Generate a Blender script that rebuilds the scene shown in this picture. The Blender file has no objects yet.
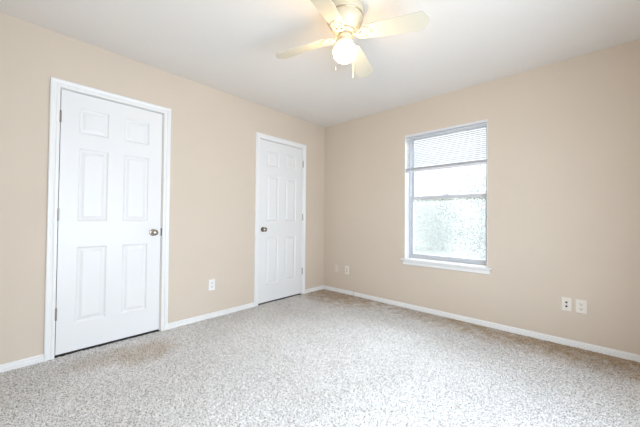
import bpy, bmesh, math, random
import numpy as np
from mathutils import Vector, Matrix
random.seed(7)
R = math.radians
S = bpy.context.scene
C = S.collection

# ------------------------------------------------------------------ camera
cam_d = bpy.data.cameras.new('camera')
cam_d.sensor_width = 36.0
cam_d.lens = 286.93 / 640 * 36.0
cam_d.clip_start = 0.02
cam = bpy.data.objects.new('camera', cam_d)
C.objects.link(cam)
_y, _p, _r = 0.7479, 0.0175, 0.0078
fwd = Vector((-math.sin(_y)*math.cos(_p), math.cos(_y)*math.cos(_p), math.sin(_p)))
rt = Vector((math.cos(_y), math.sin(_y), 0))
up = rt.cross(fwd)
rr = math.cos(_r)*rt + math.sin(_r)*up
uu = -math.sin(_r)*rt + math.cos(_r)*up
M = Matrix((rr, uu, -fwd)).transposed().to_4x4()
M.translation = (2.9285, -3.247, 1.0585)
cam.matrix_world = M
S.camera = cam

# ------------------------------------------------------------------ view, world, lights
S.view_settings.view_transform = 'Standard'
S.view_settings.look = 'None'
S.view_settings.gamma = 1
S.view_settings.use_curve_mapping = False
S.view_settings.exposure = 0.77
try:
    S.cycles.max_bounces = 14
    S.cycles.diffuse_bounces = 10
    S.cycles.transparent_max_bounces = 24
    S.cycles.sample_clamp_indirect = 6
except Exception:
    pass

SKY = 0.80
LAMP = 25
w = bpy.data.worlds.new('overcast_sky')
S.world = w
w.use_nodes = True
bg = w.node_tree.nodes['Background']
bg.inputs['Color'].default_value = (0.90, 0.95, 1.0, 1)
bg.inputs['Strength'].default_value = SKY

def area(name, loc, size, size_y, rot, energy, col, portal=False):
    l = bpy.data.lights.new(name, 'AREA')
    l.shape = 'RECTANGLE'; l.size = size; l.size_y = size_y
    l.energy = energy; l.color = col
    o = bpy.data.objects.new(name, l); C.objects.link(o)
    o.location = loc; o.rotation_euler = rot
    if portal: l.cycles.is_portal = True
    return o
WX0, WX1, WZ0, WZ1 = 1.318, 2.204, 0.587, 2.072
area('window_daylight_portal', ((WX0+WX1)/2, 0.16, (WZ0+WZ1)/2), WX1-WX0, WZ1-WZ0, (R(-90), 0, 0), 1, (1, 1, 1), True)
# cool fill light added beside the camera, set in an unseen opening
area('side_fill_light', (3.60, -2.4, 1.0), 1.9, 1.3, (R(86), 0, R(90)), 55, (0.70, 0.84, 1.0))
# area light added above the view, over the trees, to boost window daylight
area('added_sky_light', (3.0, 6.0, 5.4), 9.0, 3.0, (R(-54), 0, 0), 1340, (0.76, 0.86, 1.0))

# ------------------------------------------------------------------ materials
def mat(name, col, rough=0.5, metal=0.0, spec=0.5, emit=None, estr=0):
    m = bpy.data.materials.new(name); m.use_nodes = True
    b = m.node_tree.nodes['Principled BSDF']
    b.inputs['Base Color'].default_value = (*col, 1)
    b.inputs['Roughness'].default_value = rough
    b.inputs['Metallic'].default_value = metal
    b.inputs['Specular IOR Level'].default_value = spec
    if emit:
        b.inputs['Emission Color'].default_value = (*emit, 1)
        b.inputs['Emission Strength'].default_value = estr
    return m
def N(m, t, **k):
    n = m.node_tree.nodes.new(t)
    for a, v in k.items(): setattr(n, a, v)
    return n
def L(m, a, b): m.node_tree.links.new(a, b)
def coord(m, scale=1.0):
    g = N(m, 'ShaderNodeNewGeometry')
    return g.outputs['Position']
def bumpy(m, scale, strength, dist, detail=3, var=0.0):
    nt = m.node_tree; b = nt.nodes['Principled BSDF']
    p = coord(m)
    n = N(m, 'ShaderNodeTexNoise'); n.inputs['Scale'].default_value = scale
    n.inputs['Detail'].default_value = detail
    L(m, p, n.inputs['Vector'])
    bp = N(m, 'ShaderNodeBump'); bp.inputs['Strength'].default_value = strength
    bp.inputs['Distance'].default_value = dist
    L(m, n.outputs['Fac'], bp.inputs['Height']); L(m, bp.outputs['Normal'], b.inputs['Normal'])
    if var:
        c = tuple(b.inputs['Base Color'].default_value)[:3]
        n2 = N(m, 'ShaderNodeTexNoise'); n2.inputs['Scale'].default_value = 2.2; n2.inputs['Detail'].default_value = 4
        L(m, p, n2.inputs['Vector'])
        r = N(m, 'ShaderNodeValToRGB')
        r.color_ramp.elements[0].position = .3; r.color_ramp.elements[1].position = .7
        r.color_ramp.elements[0].color = (*[x*(1-var) for x in c], 1)
        r.color_ramp.elements[1].color = (*[min(1, x*(1+var)) for x in c], 1)
        L(m, n2.outputs['Fac'], r.inputs['Fac']); L(m, r.outputs['Color'], b.inputs['Base Color'])
    return m

WALL = bumpy(mat('beige_wall_paint', (0.615, 0.533, 0.443), 0.75, spec=.25), 130, .12, .002, var=.012)
CEIL = bumpy(mat('ceiling_paint', (0.73, 0.70, 0.665), 0.85, spec=.15), 90, .18, .002, var=.01)
TRIM = bumpy(mat('white_trim_enamel', (0.77, 0.77, 0.765), 0.35, spec=.4), 40, .04, .001)
DOORM = bumpy(mat('white_door_enamel', (0.745, 0.745, 0.745), 0.38, spec=.4), 220, .05, .0006)
NICKEL = mat('satin_nickel', (0.36, 0.32, 0.27), 0.25, metal=1)
HINGE = mat('hinge_metal', (0.34, 0.31, 0.27), 0.4, metal=1)
DARKM = mat('dark_strike_and_gap_shade', (0.03, 0.028, 0.025), 0.5, metal=.6)
PLATE = mat('ivory_outlet_plastic', (0.76, 0.71, 0.64), 0.35)
PLATEW = mat('white_outlet_plastic', (0.78, 0.78, 0.77), 0.35)
BEIGEPL = mat('beige_jack_plastic', (0.66, 0.58, 0.49), 0.45)
SLOT = mat('outlet_slot_black', (0.02, 0.018, 0.015), 0.6)
ALU = mat('window_aluminium', (0.60, 0.62, 0.66), 0.4, metal=.35)
VINYL = mat('blind_vinyl', (0.66, 0.67, 0.70), 0.45)
CREAM = bumpy(mat('cream_fan_enamel', (0.60, 0.52, 0.38), 0.3, spec=.5), 30, .02, .001)
BLADEM = bumpy(mat('cream_fan_blade', (0.55, 0.515, 0.42), 0.4, spec=.4), 30, .02, .001)
BRASS = mat('antique_brass', (0.45, 0.36, 0.2), 0.35, metal=1)
CHAIN = mat('pull_chain_metal', (0.75, 0.70, 0.6), 0.35, metal=1)
GLOBE = mat('lit_frosted_globe', (0.9, 0.88, 0.82), 0.3, emit=(1.0, 0.70, 0.37), estr=LAMP)

def glass_mat():
    m = bpy.data.materials.new('window_glass'); m.use_nodes = True
    nt = m.node_tree; nt.nodes.remove(nt.nodes['Principled BSDF'])
    out = nt.nodes['Material Output']
    t = N(m, 'ShaderNodeBsdfTransparent'); t.inputs['Color'].default_value = (.96, .965, .95, 1)
    g = N(m, 'ShaderNodeBsdfGlossy'); g.inputs['Roughness'].default_value = 0.02
    mx = N(m, 'ShaderNodeMixShader'); f = N(m, 'ShaderNodeFresnel'); f.inputs['IOR'].default_value = 1.3
    L(m, f.outputs[0], mx.inputs[0]); L(m, t.outputs[0], mx.inputs[1]); L(m, g.outputs[0], mx.inputs[2])
    # translucent share mixed into the glass as a pale glare veil
    d = N(m, 'ShaderNodeBsdfTranslucent'); d.inputs['Color'].default_value = (.93, .92, .90, 1)
    m2 = N(m, 'ShaderNodeMixShader'); m2.inputs[0].default_value = .13
    L(m, mx.outputs[0], m2.inputs[1]); L(m, d.outputs[0], m2.inputs[2])
    L(m, m2.outputs[0], out.inputs['Surface'])
    return m
GLASS = glass_mat()

def carpet_mat():
    m = mat('frieze_carpet', (.6, .58, .55), 0.95, spec=.05)
    b = m.node_tree.nodes['Principled BSDF']
    p = coord(m)
    def noise(s, d=2, r=.5):
        n = N(m, 'ShaderNodeTexNoise'); n.inputs['Scale'].default_value = s
        n.inputs['Detail'].default_value = d; n.inputs['Roughness'].default_value = r
        L(m, p, n.inputs['Vector']); return n.outputs['Fac']
    def ramp(f, stops):
        r = N(m, 'ShaderNodeValToRGB'); e = r.color_ramp.elements
        while len(e) < len(stops): e.new(.5)
        for i, (q, c) in enumerate(stops): e[i].position = q; e[i].color = (*c, 1)
        L(m, f, r.inputs['Fac']); return r.outputs['Color']
    def mix(a, bb, fac, mode='MIX'):
        x = N(m, 'ShaderNodeMix', data_type='RGBA', blend_type=mode)
        if isinstance(fac, float): x.inputs['Factor'].default_value = fac
        else: L(m, fac, x.inputs['Factor'])
        for s, v in (('A', a), ('B', bb)):
            sock = [i for i in x.inputs if i.name == s and i.type == 'RGBA'][0]
            if isinstance(v, tuple): sock.default_value = (*v, 1)
            else: L(m, v, sock)
        return [o for o in x.outputs if o.type == 'RGBA'][0]
    # yarn colours: pale oatmeal with taupe and dark brown flecks
    yarn = ramp(noise(150, 4, .85), [(.37, (.03, .026, .022)), (.44, (.33, .31, .29)), (.485, (.72, .71, .70)), (.56, (.88, .875, .87))])
    big = ramp(noise(1.6, 4), [(.35, (.90, .89, .88)), (.65, (1.0, 1.0, 1.0))])
    c = mix(yarn, big, 1.0, 'MULTIPLY')
    # worn tan stains by the near door; shade along the window wall painted tan
    sp = N(m, 'ShaderNodeSeparateXYZ'); L(m, p, sp.inputs[0])
    def blob(cx, cy, rx, ry, amt=.55):
        def mm(op, a, bv):
            n = N(m, 'ShaderNodeMath', operation=op)
            for i, v in enumerate((a, bv)):
                if v is None: continue
                if isinstance(v, (int, float)): n.inputs[i].default_value = v
                else: L(m, v, n.inputs[i])
            return n.outputs[0]
        dx = mm('DIVIDE', mm('SUBTRACT', sp.outputs[0], cx), rx)
        dy = mm('DIVIDE', mm('SUBTRACT', sp.outputs[1], cy), ry)
        d = mm('ADD', mm('MULTIPLY', dx, dx), mm('MULTIPLY', dy, dy))
        d = mm('ADD', d, mm('MULTIPLY', mm('SUBTRACT', noise(9, 5, .7), .5), 2.2))
        f = mm('SUBTRACT', 1.0, d)
        n = N(m, 'ShaderNodeClamp'); L(m, f, n.inputs[0]); return mm('MULTIPLY', n.outputs[0], amt)
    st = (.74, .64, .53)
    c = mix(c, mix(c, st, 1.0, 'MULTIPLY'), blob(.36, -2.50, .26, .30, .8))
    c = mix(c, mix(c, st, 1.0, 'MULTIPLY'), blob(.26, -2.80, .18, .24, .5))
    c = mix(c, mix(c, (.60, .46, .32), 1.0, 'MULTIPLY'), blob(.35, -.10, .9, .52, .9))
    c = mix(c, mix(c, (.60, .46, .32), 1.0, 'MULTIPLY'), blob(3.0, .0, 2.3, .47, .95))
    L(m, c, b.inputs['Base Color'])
    bp = N(m, 'ShaderNodeBump'); bp.inputs['Strength'].default_value = .7; bp.inputs['Distance'].default_value = .006
    L(m, noise(240, 2), bp.inputs['Height']); L(m, bp.outputs['Normal'], b.inputs['Normal'])
    return m
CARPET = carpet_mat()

# ------------------------------------------------------------------ helpers
def obj(name, bm, m, parent=None, smooth=False, bevel=0, angle=35):
    me = bpy.data.meshes.new(name)
    bmesh.ops.recalc_face_normals(bm, faces=bm.faces)
    bm.to_mesh(me); bm.free()
    me.materials.append(m)
    if smooth:
        me.polygons.foreach_set('use_smooth', [True]*len(me.polygons))
        try: me.set_sharp_from_angle(angle=R(angle))
        except Exception: pass
    o = bpy.data.objects.new(name, me); C.objects.link(o)
    if parent: o.parent = parent
    if bevel:
        md = o.modifiers.new('bevel', 'BEVEL'); md.width = bevel; md.segments = 2; md.limit_method = 'ANGLE'; md.angle_limit = R(40)
    return o
def box(bm, x0, x1, y0, y1, z0, z1):
    vs = [bm.verts.new((x, y, z)) for z in (z0, z1) for y in (y0, y1) for x in (x0, x1)]
    for f in ((0,2,3,1),(4,5,7,6),(0,1,5,4),(2,6,7,3),(0,4,6,2),(1,3,7,5)): bm.faces.new([vs[i] for i in f])
def boxes(*bs):
    bm = bmesh.new()
    for b in bs: box(bm, *b)
    return bm
def lathe(bm, prof, seg=40, axis='z', c=(0,0,0), T=None):
    rings = []
    for r, h in prof:
        if r < 1e-6: rings.append([bm.verts.new((0, 0, h))])
        else: rings.append([bm.verts.new((r*math.cos(2*math.pi*i/seg), r*math.sin(2*math.pi*i/seg), h)) for i in range(seg)])
    for a, b in zip(rings, rings[1:]):
        for i in range(seg):
            j = (i+1) % seg
            if len(a) == 1 and len(b) == 1: continue
            if len(a) == 1: bm.faces.new((a[0], b[i], b[j]))
            elif len(b) == 1: bm.faces.new((a[i], b[0], a[j]))
            else: bm.faces.new((a[i], b[i], b[j], a[j]))
    vs = [v for r in rings for v in r]
    rot = {'z': Matrix(), 'x': Matrix.Rotation(R(90), 4, 'Y'), 'y': Matrix.Rotation(R(90), 4, 'X')}[axis]
    bmesh.ops.transform(bm, matrix=(T if T else Matrix.Translation(c) @ rot), verts=vs)
def tube(bm, pts, r, seg=8):
    pts = [Vector(p) for p in pts]
    rings = []
    for i, p in enumerate(pts):
        d = (pts[min(i+1, len(pts)-1)] - pts[max(i-1, 0)]).normalized()
        a = d.orthogonal().normalized() if i == 0 else (rings[-1][1] - d*rings[-1][1].dot(d)).normalized()
        b = d.cross(a); rad = r[i] if isinstance(r, (list, tuple)) else r
        rings.append(([bm.verts.new(p + (a*math.cos(2*math.pi*k/seg) + b*math.sin(2*math.pi*k/seg))*rad) for k in range(seg)], a))
    for (A, _), (B, _) in zip(rings, rings[1:]):
        for k in range(seg): bm.faces.new((A[k], A[(k+1)%seg], B[(k+1)%seg], B[k]))
    bm.faces.new(rings[0][0][::-1]); bm.faces.new(rings[-1][0])
def empty(name, loc=(0,0,0)):
    o = bpy.data.objects.new(name, None); C.objects.link(o); o.location = loc
    o.empty_display_size = .1; return o
def tag(o, label=None, cat=None, group=None, kind=None):
    for k, v in (('label', label), ('category', cat), ('group', group), ('kind', kind)):
        if v: o[k] = v
    return o
def struct(o, label=None, cat=None):
    return tag(o, label, cat, kind='structure')

# ------------------------------------------------------------------ room shell
RX, RY, H = 3.52, -3.52, 2.4513
D1 = (-3.004, -2.284, 2.036)     # opening y0, y1, top
D2 = (-1.193, -0.455, 2.036)
# left wall: board with two door openings, studs and board behind
bm = boxes((-.06, 0, RY, D1[0]-.004, -.1, H), (-.06, 0, D1[0]-.004, D1[1]+.004, D1[2]+.004, H),
           (-.06, 0, D1[1]+.004, D2[0]-.004, -.1, H), (-.06, 0, D2[0]-.004, D2[1]+.004, D2[2]+.004, H),
           (-.06, 0, D2[1]+.004, 0, -.1, H), (-.14, -.06, RY, .2, -.1, H))
struct(obj('wall_left', bm, WALL), 'beige painted left wall with two white doors', 'wall')
bm = boxes((-.14, WX0, 0, .2, -.1, H), (WX1, RX+.14, 0, .2, -.1, H), (WX0, WX1, 0, .2, -.1, WZ0-.02), (WX0, WX1, 0, .2, WZ1, H))
struct(obj('wall_back', bm, WALL), 'beige painted wall holding the single window', 'wall')
struct(obj('wall_right', boxes((RX, RX+.14, RY-.14, -3.35, -.1, H), (RX, RX+.14, -1.45, 0, -.1, H), (RX, RX+.14, -3.35, -1.45, -.1, .35), (RX, RX+.14, -3.35, -1.45, 1.65, H)), WALL), 'beige wall to the right of the camera', 'wall')
struct(obj('wall_front', boxes((-.14, RX, RY-.14, RY, -.1, H)), WALL), 'beige wall behind the camera', 'wall')
struct(obj('ceiling', boxes((-.14, RX+.14, RY-.14, .2, H, H+.12)), CEIL), 'flat off white painted ceiling', 'ceiling')

# carpeted floor: a fine grid of raised tufts over the slab
def floor():
    rng = np.random.default_rng(3)
    nx = ny = 560
    xs = np.linspace(-.004, RX+.002, nx); ys = np.linspace(RY-.002, .004, ny)
    X, Y = np.meshgrid(xs, ys)
    Z = rng.uniform(-1, 1, X.shape)
    Z = (Z + .45*(np.roll(Z,1,0)+np.roll(Z,1,1)))*.0026
    Z += .0015*np.sin(X*5.1+np.sin(Y*3.7))*np.sin(Y*4.3)
    Z -= .0035
    X = X + rng.uniform(-.0022, .0022, X.shape); Y = Y + rng.uniform(-.0022, .0022, X.shape)
    co = np.stack([X, Y, Z], -1).reshape(-1, 3).astype(np.float32)
    i = np.arange(nx*ny).reshape(ny, nx)
    q = np.stack([i[:-1,:-1], i[:-1,1:], i[1:,1:], i[1:,:-1]], -1).reshape(-1, 4)
    me = bpy.data.meshes.new('floor')
    me.vertices.add(len(co)); me.vertices.foreach_set('co', co.ravel())
    me.loops.add(q.size); me.loops.foreach_set('vertex_index', q.ravel().astype(np.int32))
    me.polygons.add(len(q)); me.polygons.foreach_set('loop_start', (np.arange(len(q))*4).astype(np.int32))
    me.polygons.foreach_set('use_smooth', np.ones(len(q), bool))
    me.update(calc_edges=True); me.validate()
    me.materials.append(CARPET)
    o = bpy.data.objects.new('floor', me); C.objects.link(o)
    struct(o, 'speckled pale grey and oatmeal wall to wall carpet', 'floor')
floor()
struct(obj('floor_slab', boxes((-.14, RX+.14, RY-.14, .2, -.15, -.03)), mat('concrete', (.4, .39, .37), .9)), 'slab under the carpet', 'floor')

# baseboards: small ogee profile (height, proud)
BASE = [(0, .0), (0, .0135), (.031, .0135), (.034, .0115), (.037, .0065), (.041, .0065), (.045, .0095), (.052, .0085), (.058, .004), (.060, .002), (.060, 0)]
def baseboard(name, p0, p1, nrm, parent=None, dz=-.004):
    bm = bmesh.new(); p0, p1, nrm = Vector(p0), Vector(p1), Vector(nrm)
    A = [bm.verts.new(p0 + nrm*b + Vector((0, 0, h+dz))) for h, b in [(q*.87, c) for q, c in BASE]]
    B = [bm.verts.new(p1 + nrm*b + Vector((0, 0, h+dz))) for h, b in [(q*.87, c) for q, c in BASE]]
    n = len(A)
    for i in range(n): bm.faces.new((A[i], A[(i+1)%n], B[(i+1)%n], B[i]))
    bm.faces.new(A[::-1]); bm.faces.new(B)
    return obj(name, bm, TRIM, parent)
CO1, CI1 = (-3.064, -2.216), None
CO2 = (-1.247, -.401)
bl = empty('baseboard_left'); struct(bl, 'white baseboard along the left wall, broken by the doors', 'baseboard')
baseboard('baseboard_length', (0, RY, 0), (0, CO1[0], 0), (1,0,0), bl)
baseboard('baseboard_length', (0, CO1[1], 0), (0, CO2[0], 0), (1,0,0), bl)
baseboard('baseboard_length', (0, CO2[1], 0), (0, 0, 0), (1,0,0), bl)
bb = empty('baseboard_back'); struct(bb, 'white baseboard under the window, with an open joint near the corner', 'baseboard')
baseboard('baseboard_length', (.0125, 0, -.002), (.553, -.0008, .001), (0,-1,0), bb)
baseboard('baseboard_length', (.569, 0, 0), (RX, 0, 0), (0,-1,0), bb)
br = empty('baseboard_right'); struct(br, 'white baseboard on the right wall', 'baseboard')
baseboard('baseboard_length', (RX, -.0125, 0), (RX, RY+.0125, 0), (-1,0,0), br)
bf = empty('baseboard_front'); struct(bf, 'white baseboard on the wall behind the camera', 'baseboard')
baseboard('baseboard_length', (.0125, RY, 0), (RX-.0125, RY, 0), (0,1,0), bf)

# ------------------------------------------------------------------ doors (on the plane x = 0)
CAS = [(0, 0), (0, .009), (.005, .0115), (.018, .0115), (.024, .0085), (.029, .0135), (.046, .0175), (.054, .0175), (.0585, .013), (.0585, 0)]
def casing(parent, y0, y1, top):
    bm = bmesh.new()
    def ring(fy, fz): return [bm.verts.new((t, *f)) for t, f in [(t, (fy(o), fz(o))) for o, t in CAS]]
    rings = [ring(lambda o: y0-o, lambda o: -.006), ring(lambda o: y0-o, lambda o: top+o),
             ring(lambda o: y1+o, lambda o: top+o), ring(lambda o: y1+o, lambda o: -.006)]
    n = len(CAS)
    for a, b in zip(rings, rings[1:]):
        for i in range(n-1): bm.faces.new((a[i], a[i+1], b[i+1], b[i]))
        bm.faces.new((a[-1], a[0], b[0], b[-1]))
    bm.faces.new(rings[0]); bm.faces.new(rings[-1][::-1])
    return obj('casing', bm, TRIM, parent)
def slab(parent, y0, y1, z0, z1, x1, cols, rows):
    """six panel door leaf, face at x1"""
    bm = bmesh.new()
    ys = sorted([y0, y1] + [v for c in cols for v in c]); zs = sorted([z0, z1] + [v for c in rows for v in c])
    V = {}
    def v(x, y, z):
        k = (round(x, 6), round(y, 6), round(z, 6))
        if k not in V: V[k] = bm.verts.new((x, y, z))
        return V[k]
    def quad(a, b, c, d): bm.faces.new((v(*a), v(*b), v(*c), v(*d)))
    pan = {(a, b) for a in cols for b in rows}
    for i in range(len(ys)-1):
        for j in range(len(zs)-1):
            a, b, c, d = ys[i], ys[i+1], zs[j], zs[j+1]
            if ((a, b), (c, d)) in pan:
                steps = [(0, 0), (.004, .0035), (.010, .0085), (.017, .0095), (.024, .0085), (.040, .0025), (.043, .002)]
                for (s0, d0), (s1, d1) in zip(steps, steps[1:]):
                    o = [(x1-d0, a+s0, c+s0), (x1-d0, b-s0, c+s0), (x1-d0, b-s0, d-s0), (x1-d0, a+s0, d-s0)]
                    q = [(x1-d1, a+s1, c+s1), (x1-d1, b-s1, c+s1), (x1-d1, b-s1, d-s1), (x1-d1, a+s1, d-s1)]
                    for k in range(4): quad(o[k], o[(k+1)%4], q[(k+1)%4], q[k])
                s, dd = steps[-1]
                quad((x1-dd, a+s, c+s), (x1-dd, b-s, c+s), (x1-dd, b-s, d-s), (x1-dd, a+s, d-s))
            else:
                quad((x1, a, c), (x1, b, c), (x1, b, d), (x1, a, d))
    xb = x1-.035
    for i in range(len(ys)-1):
        quad((xb, ys[i], z0), (x1, ys[i], z0), (x1, ys[i+1], z0), (xb, ys[i+1], z0))
        quad((xb, ys[i], z1), (x1, ys[i], z1), (x1, ys[i+1], z1), (xb, ys[i+1], z1))
    for j in range(len(zs)-1):
        quad((xb, y0, zs[j]), (x1, y0, zs[j]), (x1, y0, zs[j+1]), (xb, y0, zs[j+1]))
        quad((xb, y1, zs[j]), (x1, y1, zs[j]), (x1, y1, zs[j+1]), (xb, y1, zs[j+1]))
    bm.faces.new([v(xb, y, z0) for y in ys] + [v(xb, y1, z) for z in zs[1:]] + [v(xb, y, z1) for y in ys[::-1][1:]] + [v(xb, y0, z) for z in zs[::-1][1:-1]])
    return obj('door_leaf', bm, DOORM, parent)
def knob(parent, y, z):
    bm = bmesh.new()
    lathe(bm, [(0, .0), (.031, .0), (.032, .003), (.028, .008), (.014, .011), (.011, .016), (.011, .028), (.016, .033), (.0245, .040), (.0275, .049), (.026, .058), (.019, .065), (.009, .067), (0, .0675)], 28, 'x', (.0, y, z))
    o = obj('door_knob', bm, NICKEL, parent, True)
    bm = bmesh.new(); lathe(bm, [(0, 0), (.006, 0), (.006, .003), (0, .0035)], 12, 'x', (.0665, y, z))
    obj('lock_button', bm, HINGE, o, True)
def hinge(parent, y, zc):
    bm = bmesh.new()
    h = .089
    for k in range(5):
        lathe(bm, [(0, 0), (.0062, 0), (.0062, h/5-.0012), (0, h/5-.0012)], 12, 'z', (.008, y, zc-h/2+k*h/5))
    lathe(bm, [(0, 0), (.0045, 0), (.0035, .005), (0, .006)], 10, 'z', (.008, y, zc+h/2))
    box(bm, -.03, .004, y-.0012, y+.0012, zc-h/2, zc+h/2)
    obj('hinge', bm, HINGE, parent, True)
def door(name, D, CO, hinge_left, label, gap):
    y0, y1, top = D
    r = empty(name); struct(r, label, 'door')
    ci0, ci1 = CO[0]+.0585, CO[1]-.0585
    casing(r, ci0, ci1, 2.0415)
    # jamb lining the opening with a door stop
    bm = boxes((-.058, -.0005, y0-.0035, y0-.0005, 0, top+.003), (-.058, -.0005, y1+.0005, y1+.0035, 0, top+.003), (-.058, -.0005, y0-.003, y1+.003, top+.0005, top+.0035))
    obj('jamb', bm, TRIM, r)
    obj('gap_shade_strip', boxes((-.0598, -.004, y0-.003, y1+.003, -.09, -.004)), DARKM, r)  # dark strip standing in for the shade in the gap under the door
    c = (y0+y1)/2
    wofs = ((-.2475, -.0545), (.0545, .2475))
    cols = [(c+a, c+b) for a, b in wofs]
    rows = [(.228, .820), (1.022, 1.597), (1.716, 1.919)]
    g = .0035
    slab(r, y0+g, y1-g, .015, top-.0045, -.001, cols, rows)
    hy = (y0+.001) if hinge_left else (y1-.001)
    for zc in (.322, 1.073, 1.82): hinge(r, hy, zc)
    ky = (y1-.066) if hinge_left else (y0+.066)
    knob(r, ky, .918)
    sy = y1 if hinge_left else y0
    if hinge_left:
        obj('strike_plate', boxes((-.004, .0035, sy-.0025, sy+.0045, .885, .955)), DARKM, r)
    return r
door('door_1', D1, CO1, True, 'white six panel door nearest the left edge, satin knob on its right', 1)
door('door_2', D2, CO2, False, 'white six panel door nearest the room corner, knob on its left', 1)

# ------------------------------------------------------------------ window
win = empty('window_1', ((WX0+WX1)/2, .1, WZ0)); struct(win, 'single hung window with grey frame and white sill', 'window')
def wpart(name, bm, m, parent=win, bevel=0):
    o = obj(name, bm, m, parent, bevel=bevel)
    # meshes are given in world space: cancel the parents' offset
    off = Vector((0, 0, 0)); q = parent
    while q: off += q.location; q = q.parent
    o.location = -off
    return o
FY = .115
# white drywall return lining (three sides)
wpart('window_lining', boxes((WX0-.0005, WX0+.004, -.0005, FY, WZ0, WZ1), (WX1-.004, WX1+.0005, -.0005, FY, WZ0, WZ1), (WX0+.004, WX1-.004, -.0005, FY, WZ1-.004, WZ1+.0005)), TRIM)
fx0, fx1, fz0, fz1 = WX0+.004, WX1-.004, WZ0, WZ1-.004
wpart('window_frame', boxes((fx0, fx0+.022, FY, FY+.07, fz0, fz1), (fx1-.022, fx1, FY, FY+.07, fz0, fz1),
      (fx0+.022, fx1-.022, FY, FY+.07, fz1-.010, fz1), (fx0+.022, fx1-.022, FY, FY+.07, fz0, fz0+.022)), ALU, bevel=.0015)
def sash(name, x0, x1, z0, z1, ya, yb, st, rb, rtp):
    o = wpart(name, boxes((x0, x0+st, ya, yb, z0, z1), (x1-st, x1, ya, yb, z0, z1), (x0+st, x1-st, ya, yb, z0, z0+rb), (x0+st, x1-st, ya, yb, z1-rtp, z1)), ALU, bevel=.0015)
    ym = (ya+yb)/2
    p = obj('pane', boxes((x0+st-.003, x1-st+.003, ym-.0015, ym+.0015, z0+rb-.003, z1-rtp+.003)), GLASS, o)
    p.location = (0, 0, 0)
    return o
ZM = 1.30
sash('upper_sash', fx0+.0225, fx1-.0225, ZM+.002, fz1-.0105, FY+.04, FY+.062, .02, .036, .012)
ls = sash('lower_sash', fx0+.0225, fx1-.0225, fz0+.0225, ZM+.036, FY+.012, FY+.034, .02, .028, .036)
bm = boxes(((WX0+WX1)/2-.03, (WX0+WX1)/2+.03, FY-.002, FY+.013, ZM+.036, ZM+.045))
lk = obj('sash_lock', bm, ALU, ls)
# stool and apron
bm = boxes((WX0+.0005, WX1-.0005, -.001, FY, WZ0-.0185, WZ0-.0005))
box(bm, WX0-.042, WX1+.042, -.034, -.0005, WZ0-.0185, WZ0-.0005)
wpart('window_sill', bm, TRIM, bevel=.004)
prof = [(-.0005, WZ0-.0186), (-.022, WZ0-.0186), (-.020, WZ0-.032), (-.014, WZ0-.040), (-.0135, WZ0-.066), (-.009, WZ0-.072), (-.0005, WZ0-.072)]
bm = bmesh.new()
A = [bm.verts.new((WX0-.02, y, z)) for y, z in prof]; B = [bm.verts.new((WX1+.022, y, z)) for y, z in prof]
for i in range(len(A)): bm.faces.new((A[i], A[(i+1)%len(A)], B[(i+1)%len(A)], B[i]))
bm.faces.new(A[::-1]); bm.faces.new(B)
wpart('window_apron', bm, TRIM)

w2 = empty('added_side_window', (RX, -2.4, .35)); struct(w2, 'unseen side opening added for the fill light', 'window')  # out-of-view window added to frame the side fill light
wpart('window_frame', boxes((RX+.03, RX+.07, -3.35, -3.31, .35, 1.65), (RX+.03, RX+.07, -1.49, -1.45, .35, 1.65), (RX+.03, RX+.07, -3.31, -1.49, .35, .39), (RX+.03, RX+.07, -3.31, -1.49, 1.61, 1.65)), ALU, w2)
wpart('window_sill', boxes((RX-.03, RX+.03, -3.38, -1.42, .33, .35)), TRIM, w2)

# ------------------------------------------------------------------ blind
bld = empty('window_blind', ((WX0+WX1)/2, .035, WZ1-.005))
tag(bld, 'white mini blind pulled up over the top third of the window', 'blind')
bx0, bx1 = WX0+.007, WX1-.007
def bpart(name, bm, m, parent=bld, **k):
    o = obj(name, bm, m, parent, **k)
    if parent is bld: o.location = -bld.location
    return o
hr = bpart('head_rail', boxes((bx0, bx1, .004, .031, WZ1-.024, WZ1-.003)), VINYL, bevel=.002)
for x in (bx0, bx1-.012):
    obj('mounting_bracket', boxes((x-.002, x+.014, .001, .034, WZ1-.026, WZ1-.0025)), VINYL, hr)
def slat(bm, z, tilt, w=.0245, n=5, crown=.0022, yc=.0175):
    A = []
    for k in range(n):
        t = (k/(n-1)-.5)
        y = t*w; h = crown*(1-4*t*t)
        yy = y*math.cos(tilt)-h*math.sin(tilt); zz = y*math.sin(tilt)+h*math.cos(tilt)
        A.append((yy+yc, zz+z))
    th = .0005
    top = [[bm.verts.new((x, y, zz+th)) for y, zz in A] for x in (bx0+.004, bx1-.004)]
    bot = [[bm.verts.new((x, y, zz-th)) for y, zz in A] for x in (bx0+.004, bx1-.004)]
    for k in range(n-1):
        bm.faces.new((top[0][k], top[0][k+1], top[1][k+1], top[1][k])); bm.faces.new((bot[0][k], bot[1][k], bot[1][k+1], bot[0][k+1]))
    for e in (0, 1):
        for k in range(n-1): bm.faces.new((top[e][k], bot[e][k], bot[e][k+1], top[e][k+1]))
    for k in (0, n-1): bm.faces.new((top[0][k], top[1][k], bot[1][k], bot[0][k]))
bm = bmesh.new()
z = WZ1-.032
while z > 1.682:
    slat(bm, z, R(46)); z -= .0205
bpart('slats', bm, VINYL, smooth=True)
bm = bmesh.new()
for k in range(12): slat(bm, 1.651+k*.0019, 0, crown=.001)
bpart('stacked_slats', bm, VINYL, smooth=True)
bpart('bottom_rail', boxes((bx0+.002, bx1-.002, .0045, .0305, 1.623, 1.6485)), VINYL, bevel=.003)
for x in (bx0+.13, (bx0+bx1)/2, bx1-.13):
    bm = bmesh.new()
    for yy in (.0045, .0305): tube(bm, [(x, yy, 1.648), (x, yy, WZ1-.031)], .0007, 5)
    bpart('ladder_cord', bm, VINYL)
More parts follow.
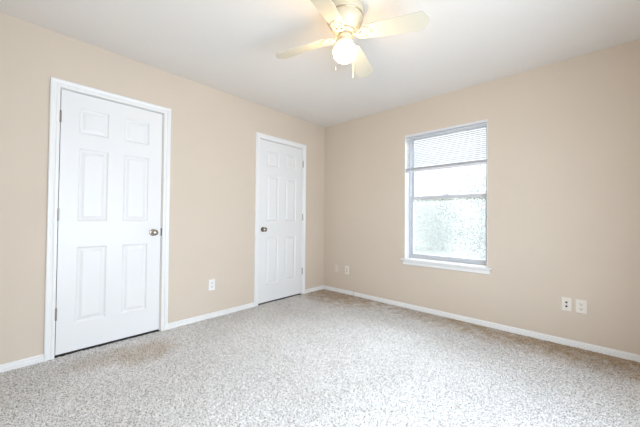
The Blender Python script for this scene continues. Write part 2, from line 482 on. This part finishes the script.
bm = bmesh.new(); tube(bm, [(bx0+.062, .002, WZ1-.03), (bx0+.063, -.001, 1.7), (bx0+.063, -.001, 1.355)], .0036, 6)
lathe(bm, [(0, 0), (.0055, .004), (.0055, .03), (.0035, .036), (0, .036)], 8, 'z', (bx0+.063, -.001, 1.33))
bpart('tilt_wand', bm, mat('clear_wand', (.8, .83, .86), .2), smooth=True)

# ------------------------------------------------------------------ outlets and jacks
def plate(name, c, wall, m, faces, label, cat, fm, w=.070, h=.114):
    """faces: list of ('duplex', dz) or ('jack', dz). local frame: u along wall, n into room"""
    r = empty(name, c); tag(r, label, cat)
    if wall == 'left': r.rotation_euler = (0, 0, R(90))
    bm = bmesh.new()
    t = .0055; b = .004
    vs = [[bm.verts.new((sx*(w/2-i), -d, sz*(h/2-i))) for sx, sz in ((-1,-1),(1,-1),(1,1),(-1,1))] for i, d in ((0, 0), (0, .0015), (b, t))]
    for a, c2 in zip(vs, vs[1:]):
        for k in range(4): bm.faces.new((a[k], a[(k+1)%4], c2[(k+1)%4], c2[k]))
    bm.faces.new(vs[-1]); bm.faces.new(vs[0][::-1])
    obj('cover_plate', bm, m, r)
    for kind, dz in faces:
        if kind == 'duplex':
            bm = bmesh.new(); pts = []
            for k in range(32):
                a = 2*math.pi*k/32; x = .0172*math.cos(a); zz = .0172*math.sin(a)
                pts.append((x, max(-.0135, min(.0135, zz))))
            A = [bm.verts.new((x, -t+.001, zz+dz)) for x, zz in pts]; B = [bm.verts.new((x*.96, -t-.002, zz*.96+dz)) for x, zz in pts]
            for k in range(32): bm.faces.new((A[k], A[(k+1)%32], B[(k+1)%32], B[k]))
            bm.faces.new(B); bm.faces.new(A[::-1])
            f = obj('receptacle', bm, fm, r)
            bm = boxes((-.0086, -.0054, -t-.0026, -t-.0015, dz-.001, dz+.0085), (.0054, .0086, -t-.0026, -t-.0015, dz-.000, dz+.0075))
            lathe(bm, [(0, 0), (.0035, 0), (.0035, .001), (0, .001)], 12, 'y', (0, -t-.0016, dz-.0068))
            obj('socket_slots', bm, SLOT, f)
        else:
            bm = bmesh.new(); lathe(bm, [(0, 0), (.0075, 0), (.0075, .006), (.0045, .007), (.0045, .003), (0, .003)], 16, 'y', (0, -t+.001, dz))
            obj('jack', bm, SLOT, r, True)
    for zz in ((0,) if faces[0][0] == 'duplex' else (h/2-.013, -h/2+.013)):
        sc = bmesh.new(); lathe(sc, [(0, 0), (.0032, 0), (.0026, .0012), (0, .0014)], 12, 'y', (0, -t+.0002, zz))
        obj('screw', sc, m, r, True)
    return r
DUP = [('duplex', .0195), ('duplex', -.0195)]
plate('wall_outlet', (0.0, -1.777, .342), 'left', PLATEW, DUP, 'white duplex outlet on the left wall between the two doors', 'outlet', PLATEW)
plate('wall_outlet', (.253, 0, .332), 'back', BEIGEPL, DUP, 'ivory outlet in a wall coloured plate, closest to the room corner', 'outlet', PLATE, w=.066, h=.108)
plate('wall_outlet', (.447, 0, .334), 'back', PLATE, DUP, 'ivory outlet left of the window, second one from the room corner', 'outlet', BEIGEPL, w=.07, h=.114)
plate('cable_jack_plate', (2.800, 0, .343), 'back', PLATE, [('jack', .0165), ('jack', -.0165)], 'ivory plate with two black jacks low on the wall right of the window', 'wall jack', PLATE, w=.068)
plate('wall_outlet', (2.893, 0, .341), 'back', PLATE, DUP, 'ivory duplex outlet right beside the plate with two black jacks', 'outlet', PLATE, w=.074)

# ------------------------------------------------------------------ ceiling fan
FX, FYY = 1.762, -1.76
fan = empty('ceiling_fan', (FX, FYY, H)); tag(fan, 'cream flush mount ceiling fan with four blades and a lit globe', 'ceiling fan')
def seglathe(name, prof, m, parent=fan, seg=48, c=(0,0,0)):
    bm = bmesh.new(); lathe(bm, prof, seg, 'z', c); return obj(name, bm, m, parent, True, angle=40)
seglathe('ceiling_canopy', [(0, -.0005), (.122, -.0005), (.125, -.006), (.125, -.050), (.121, -.055), (.112, -.057), (.0, -.057)], CREAM)
seglathe('motor_housing', [(0, -.058), (.108, -.058), (.116, -.062), (.119, -.070), (.119, -.086), (.112, -.100), (.100, -.122), (.086, -.138), (.078, -.146), (.070, -.149), (0, -.149)], CREAM)
seglathe('trim_band', [(.1145, -.0572), (.1185, -.0595), (.1165, -.0618), (.110, -.0618), (.110, -.0572), (.1145, -.0572)], BRASS)
seglathe('flywheel', [(0, -.150), (.062, -.150), (.066, -.153), (.066, -.166), (.060, -.170), (0, -.170)], CREAM)
seglathe('switch_housing', [(0, -.171), (.030, -.171), (.033, -.176), (.046, -.182), (.048, -.188), (.048, -.205), (.044, -.212), (.040, -.216), (.0, -.216)], CREAM)
seglathe('light_fitter', [(0, -.2165), (.040, -.2165), (.053, -.222), (.055, -.228), (.055, -.236), (.050, -.238), (0, -.238)], CREAM)
GZ = -.290
gp = [(.047, -.2385), (.047, -.243)]
for k in range(19):
    a = R(52 - k*(142/18))
    gp.append((max(0, .077*math.cos(a)), GZ + .065*math.sin(a)))
gp[-1] = (0, gp[-1][1])
seglathe('glass_globe', [(0, -.2385)]+gp, GLOBE)
BR = .527
def blade_mesh():
    bm = bmesh.new()
    out = []
    r0, r1 = .128, BR
    w0, w1 = .050, .0665
    # outline: rounded root, widening, clipped rounded tip
    pts = [(r0+.004, -w0+.014), (r0+.018, -w0), (r0+.12, -(w0+.008)), (r1-.046, -w1), (r1-.034, -w1+.004), (r1-.004, -.014), (r1, -.004), (r1, .004), (r1-.004, .014), (r1-.034, w1-.004), (r1-.046, w1), (r0+.12, w0+.008), (r0+.018, w0), (r0+.004, w0-.014), (r0, 0)]
    for z in (-.003, .003): out.append([bm.verts.new((x, y, z)) for x, y in pts])
    n = len(pts)
    bm.faces.new(out[1]); bm.faces.new(out[0][::-1])
    for k in range(n): bm.faces.new((out[0][k], out[0][(k+1)%n], out[1][(k+1)%n], out[1][k]))
    return bm
def ornate(bm, pts, r, zs=.5):
    vs0 = set(bm.verts); tube(bm, pts, r, 8)
def iron_mesh():
    bm = bmesh.new()
    # arm from flywheel out, dipping, then scroll work and a leaf shaped plate under the blade root
    tube(bm, [(.055, 0, .010), (.066, 0, .002), (.080, 0, -.010), (.100, 0, -.013), (.122, 0, -.010)], [.009, .009, .0075, .007, .007], 8)
    for s in (-1, 1):
        tube(bm, [(.078, 0, -.010), (.086, s*.018, -.011), (.100, s*.030, -.010), (.116, s*.034, -.009), (.130, s*.028, -.009), (.133, s*.016, -.009), (.124, s*.010, -.009), (.117, s*.016, -.009)], [.006, .006, .0055, .0055, .0055, .005, .0045, .004], 8)
        tube(bm, [(.120, s*.033, -.009), (.136, s*.038, -.008), (.152, s*.034, -.007)], [.005, .006, .005], 8)
    pts = [(.122, -.026), (.138, -.036), (.158, -.034), (.170, -.022), (.176, -.009), (.188, 0), (.176, .009), (.170, .022), (.158, .034), (.138, .036), (.122, .026), (.118, 0)]
    A = [bm.verts.new((x, y, -.0075)) for x, y in pts]; B = [bm.verts.new((x, y, -.0035)) for x, y in pts]
    bm.faces.new(A[::-1]); bm.faces.new(B)
    for k in range(len(pts)): bm.faces.new((A[k], A[(k+1)%len(pts)], B[(k+1)%len(pts)], B[k]))
    return bm
for k in range(4):
    ang = 19.6 + 90*k - (2 if k % 2 else 0)
    T = Matrix.Translation((0, 0, -.176)) @ Matrix.Rotation(R(ang), 4, 'Z') @ Matrix.Rotation(R(4), 4, 'Y')
    P = Matrix.Rotation(R(-14), 4, 'X')
    bm = blade_mesh(); bmesh.ops.transform(bm, matrix=T @ P, verts=bm.verts)
    bl_ = obj('fan_blade', bm, BLADEM, fan, bevel=.001)
    bm = iron_mesh()
    for v in bm.verts:
        f = min(1, max(0, (v.co.x-.07)/.08))
        v.co = Matrix.Rotation(R(-14)*f, 3, 'X') @ v.co
    bmesh.ops.transform(bm, matrix=T, verts=bm.verts)
    obj('blade_iron', bm, CREAM, fan, True)
    for x, y in ((.142, -.022), (.142, .022), (.172, 0)):
        bm = bmesh.new()
        lathe(bm, [(0, -.0105), (.004, -.0095), (.0048, -.0075), (0, -.0074)], 10, 'z', (x, y, 0))
        bmesh.ops.transform(bm, matrix=T @ P, verts=bm.verts)
        obj('blade_screw', bm, BRASS, bl_, True)
def pull(dx, dy, zlow):
    bm = bmesh.new()
    r0 = math.hypot(dx, dy); ux, uy = dx/r0, dy/r0
    tube(bm, [(ux*.047, uy*.047, -.196), (ux*.060, uy*.060, -.197), (ux*.080, uy*.080, -.210), (dx, dy, -.235), (dx, dy, zlow)], .0007, 5)
    n = int((-.25-zlow)/.006)
    for k in range(n): lathe(bm, [(0, -.0012), (.0012, 0), (0, .0012)], 6, 'z', (dx, dy, -.25-k*.006))
    c = obj('pull_chain', bm, CHAIN, fan, True)
    bm = bmesh.new(); lathe(bm, [(0, 0), (.0022, -.001), (.0028, -.006), (.0055, -.014), (.0062, -.022), (.004, -.028), (0, -.030)], 14, 'z', (dx, dy, zlow))
    obj('chain_fob', bm, CREAM, c, True)
pull(-.003, -.093, -.42)
pull(.003, .090, -.402)

# ------------------------------------------------------------------ outside
struct(obj('ground', boxes((-20, 16, .45, 40, -.75, -.6)), bumpy(mat('lawn', (.5, .54, .44), .95), 3, .3, .05, var=.2)), 'pale lawn outside the window', 'ground')
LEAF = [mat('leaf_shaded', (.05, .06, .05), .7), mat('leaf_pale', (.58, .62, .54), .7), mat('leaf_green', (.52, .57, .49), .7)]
BARK = bumpy(mat('bark', (.45, .44, .42), .9), 25, .6, .02)
def tree(loc, h, rad, nleaf, lm, label, seed, leaf=.07, low=.2, zs=.9, trunk=.09, spread=.13):
    rnd = random.Random(seed)
    r = empty('tree', loc); tag(r, label, 'tree', 'trees outside the window')
    bm = bmesh.new()
    tube(bm, [(0, 0, -.05), (.05, .03, h*.3), (-.05, .02, h*.6), (.03, 0, h*.86)], [trunk, trunk*.8, trunk*.5, trunk*.2], 8)
    tips = []
    for k in range(26):
        z0 = h*rnd.uniform(max(.12, low*.8), .8); a = rnd.uniform(0, 6.283)
        l = rad*rnd.uniform(.55, 1.05)*(1-.35*abs(z0/h-.5))
        p = [Vector((0, 0, z0))]
        for s in (1, 2, 3):
            p.append(Vector((math.cos(a)*l*s/3, math.sin(a)*l*s/3, z0+zs*l*.22*s)) + Vector((rnd.uniform(-.1,.1), rnd.uniform(-.1,.1), rnd.uniform(-.08,.08)))*l)
        tube(bm, p, [trunk*.3, trunk*.2, trunk*.13, trunk*.05], 5)
        tips += [(p[i].lerp(p[i+1], t)) for i in (0, 1, 2) for t in (.35, .7, 1)]
    obj('trunk', bm, BARK, r, True)
    vs, fs = [], []
    for k in range(nleaf):
        c = rnd.choice(tips) + Vector((rnd.gauss(0, 1), rnd.gauss(0, 1), rnd.gauss(0, .8)))*rad*spread
        d = Vector((rnd.gauss(0,1), rnd.gauss(0,1), rnd.gauss(0,.6))).normalized(); e = d.orthogonal().normalized()
        e = Matrix.Rotation(rnd.uniform(0, 6.28), 3, d) @ e
        s = leaf*rnd.uniform(.6, 1.25); b = len(vs); nrm = d.cross(e)
        vs += [c, c+d*s*.5+e*s*.24+nrm*s*.06, c+d*s, c+d*s*.5-e*s*.24+nrm*s*.06]
        fs.append((b, b+1, b+2)); fs.append((b, b+2, b+3))
    me = bpy.data.meshes.new('foliage'); me.from_pydata([tuple(v) for v in vs], [], fs); me.materials.append(lm)
    o = bpy.data.objects.new('foliage', me); C.objects.link(o); o.parent = r
GZ0 = -.6
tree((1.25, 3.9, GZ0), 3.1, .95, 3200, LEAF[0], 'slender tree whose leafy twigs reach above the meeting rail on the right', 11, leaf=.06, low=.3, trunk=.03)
tree((-2.9, 7.4, GZ0), 2.1, 1.15, 14000, LEAF[1], 'broad pale green bushy tree filling the lower left of the window', 5, leaf=.07, low=.02, zs=.5, trunk=.03, spread=.22)
tree((.45, 7.8, GZ0), 2.6, 1.15, 14000, LEAF[1], 'pale green bushy tree filling the lower right of the window', 6, leaf=.07, low=.02, zs=.5, trunk=.03, spread=.22)
tree((-3.0, 13.2, GZ0), 2.5, 2.3, 15000, LEAF[2], 'greener tree farther off behind the pale bushy trees', 8, leaf=.15, low=.02, zs=.5, trunk=.05, spread=.22)
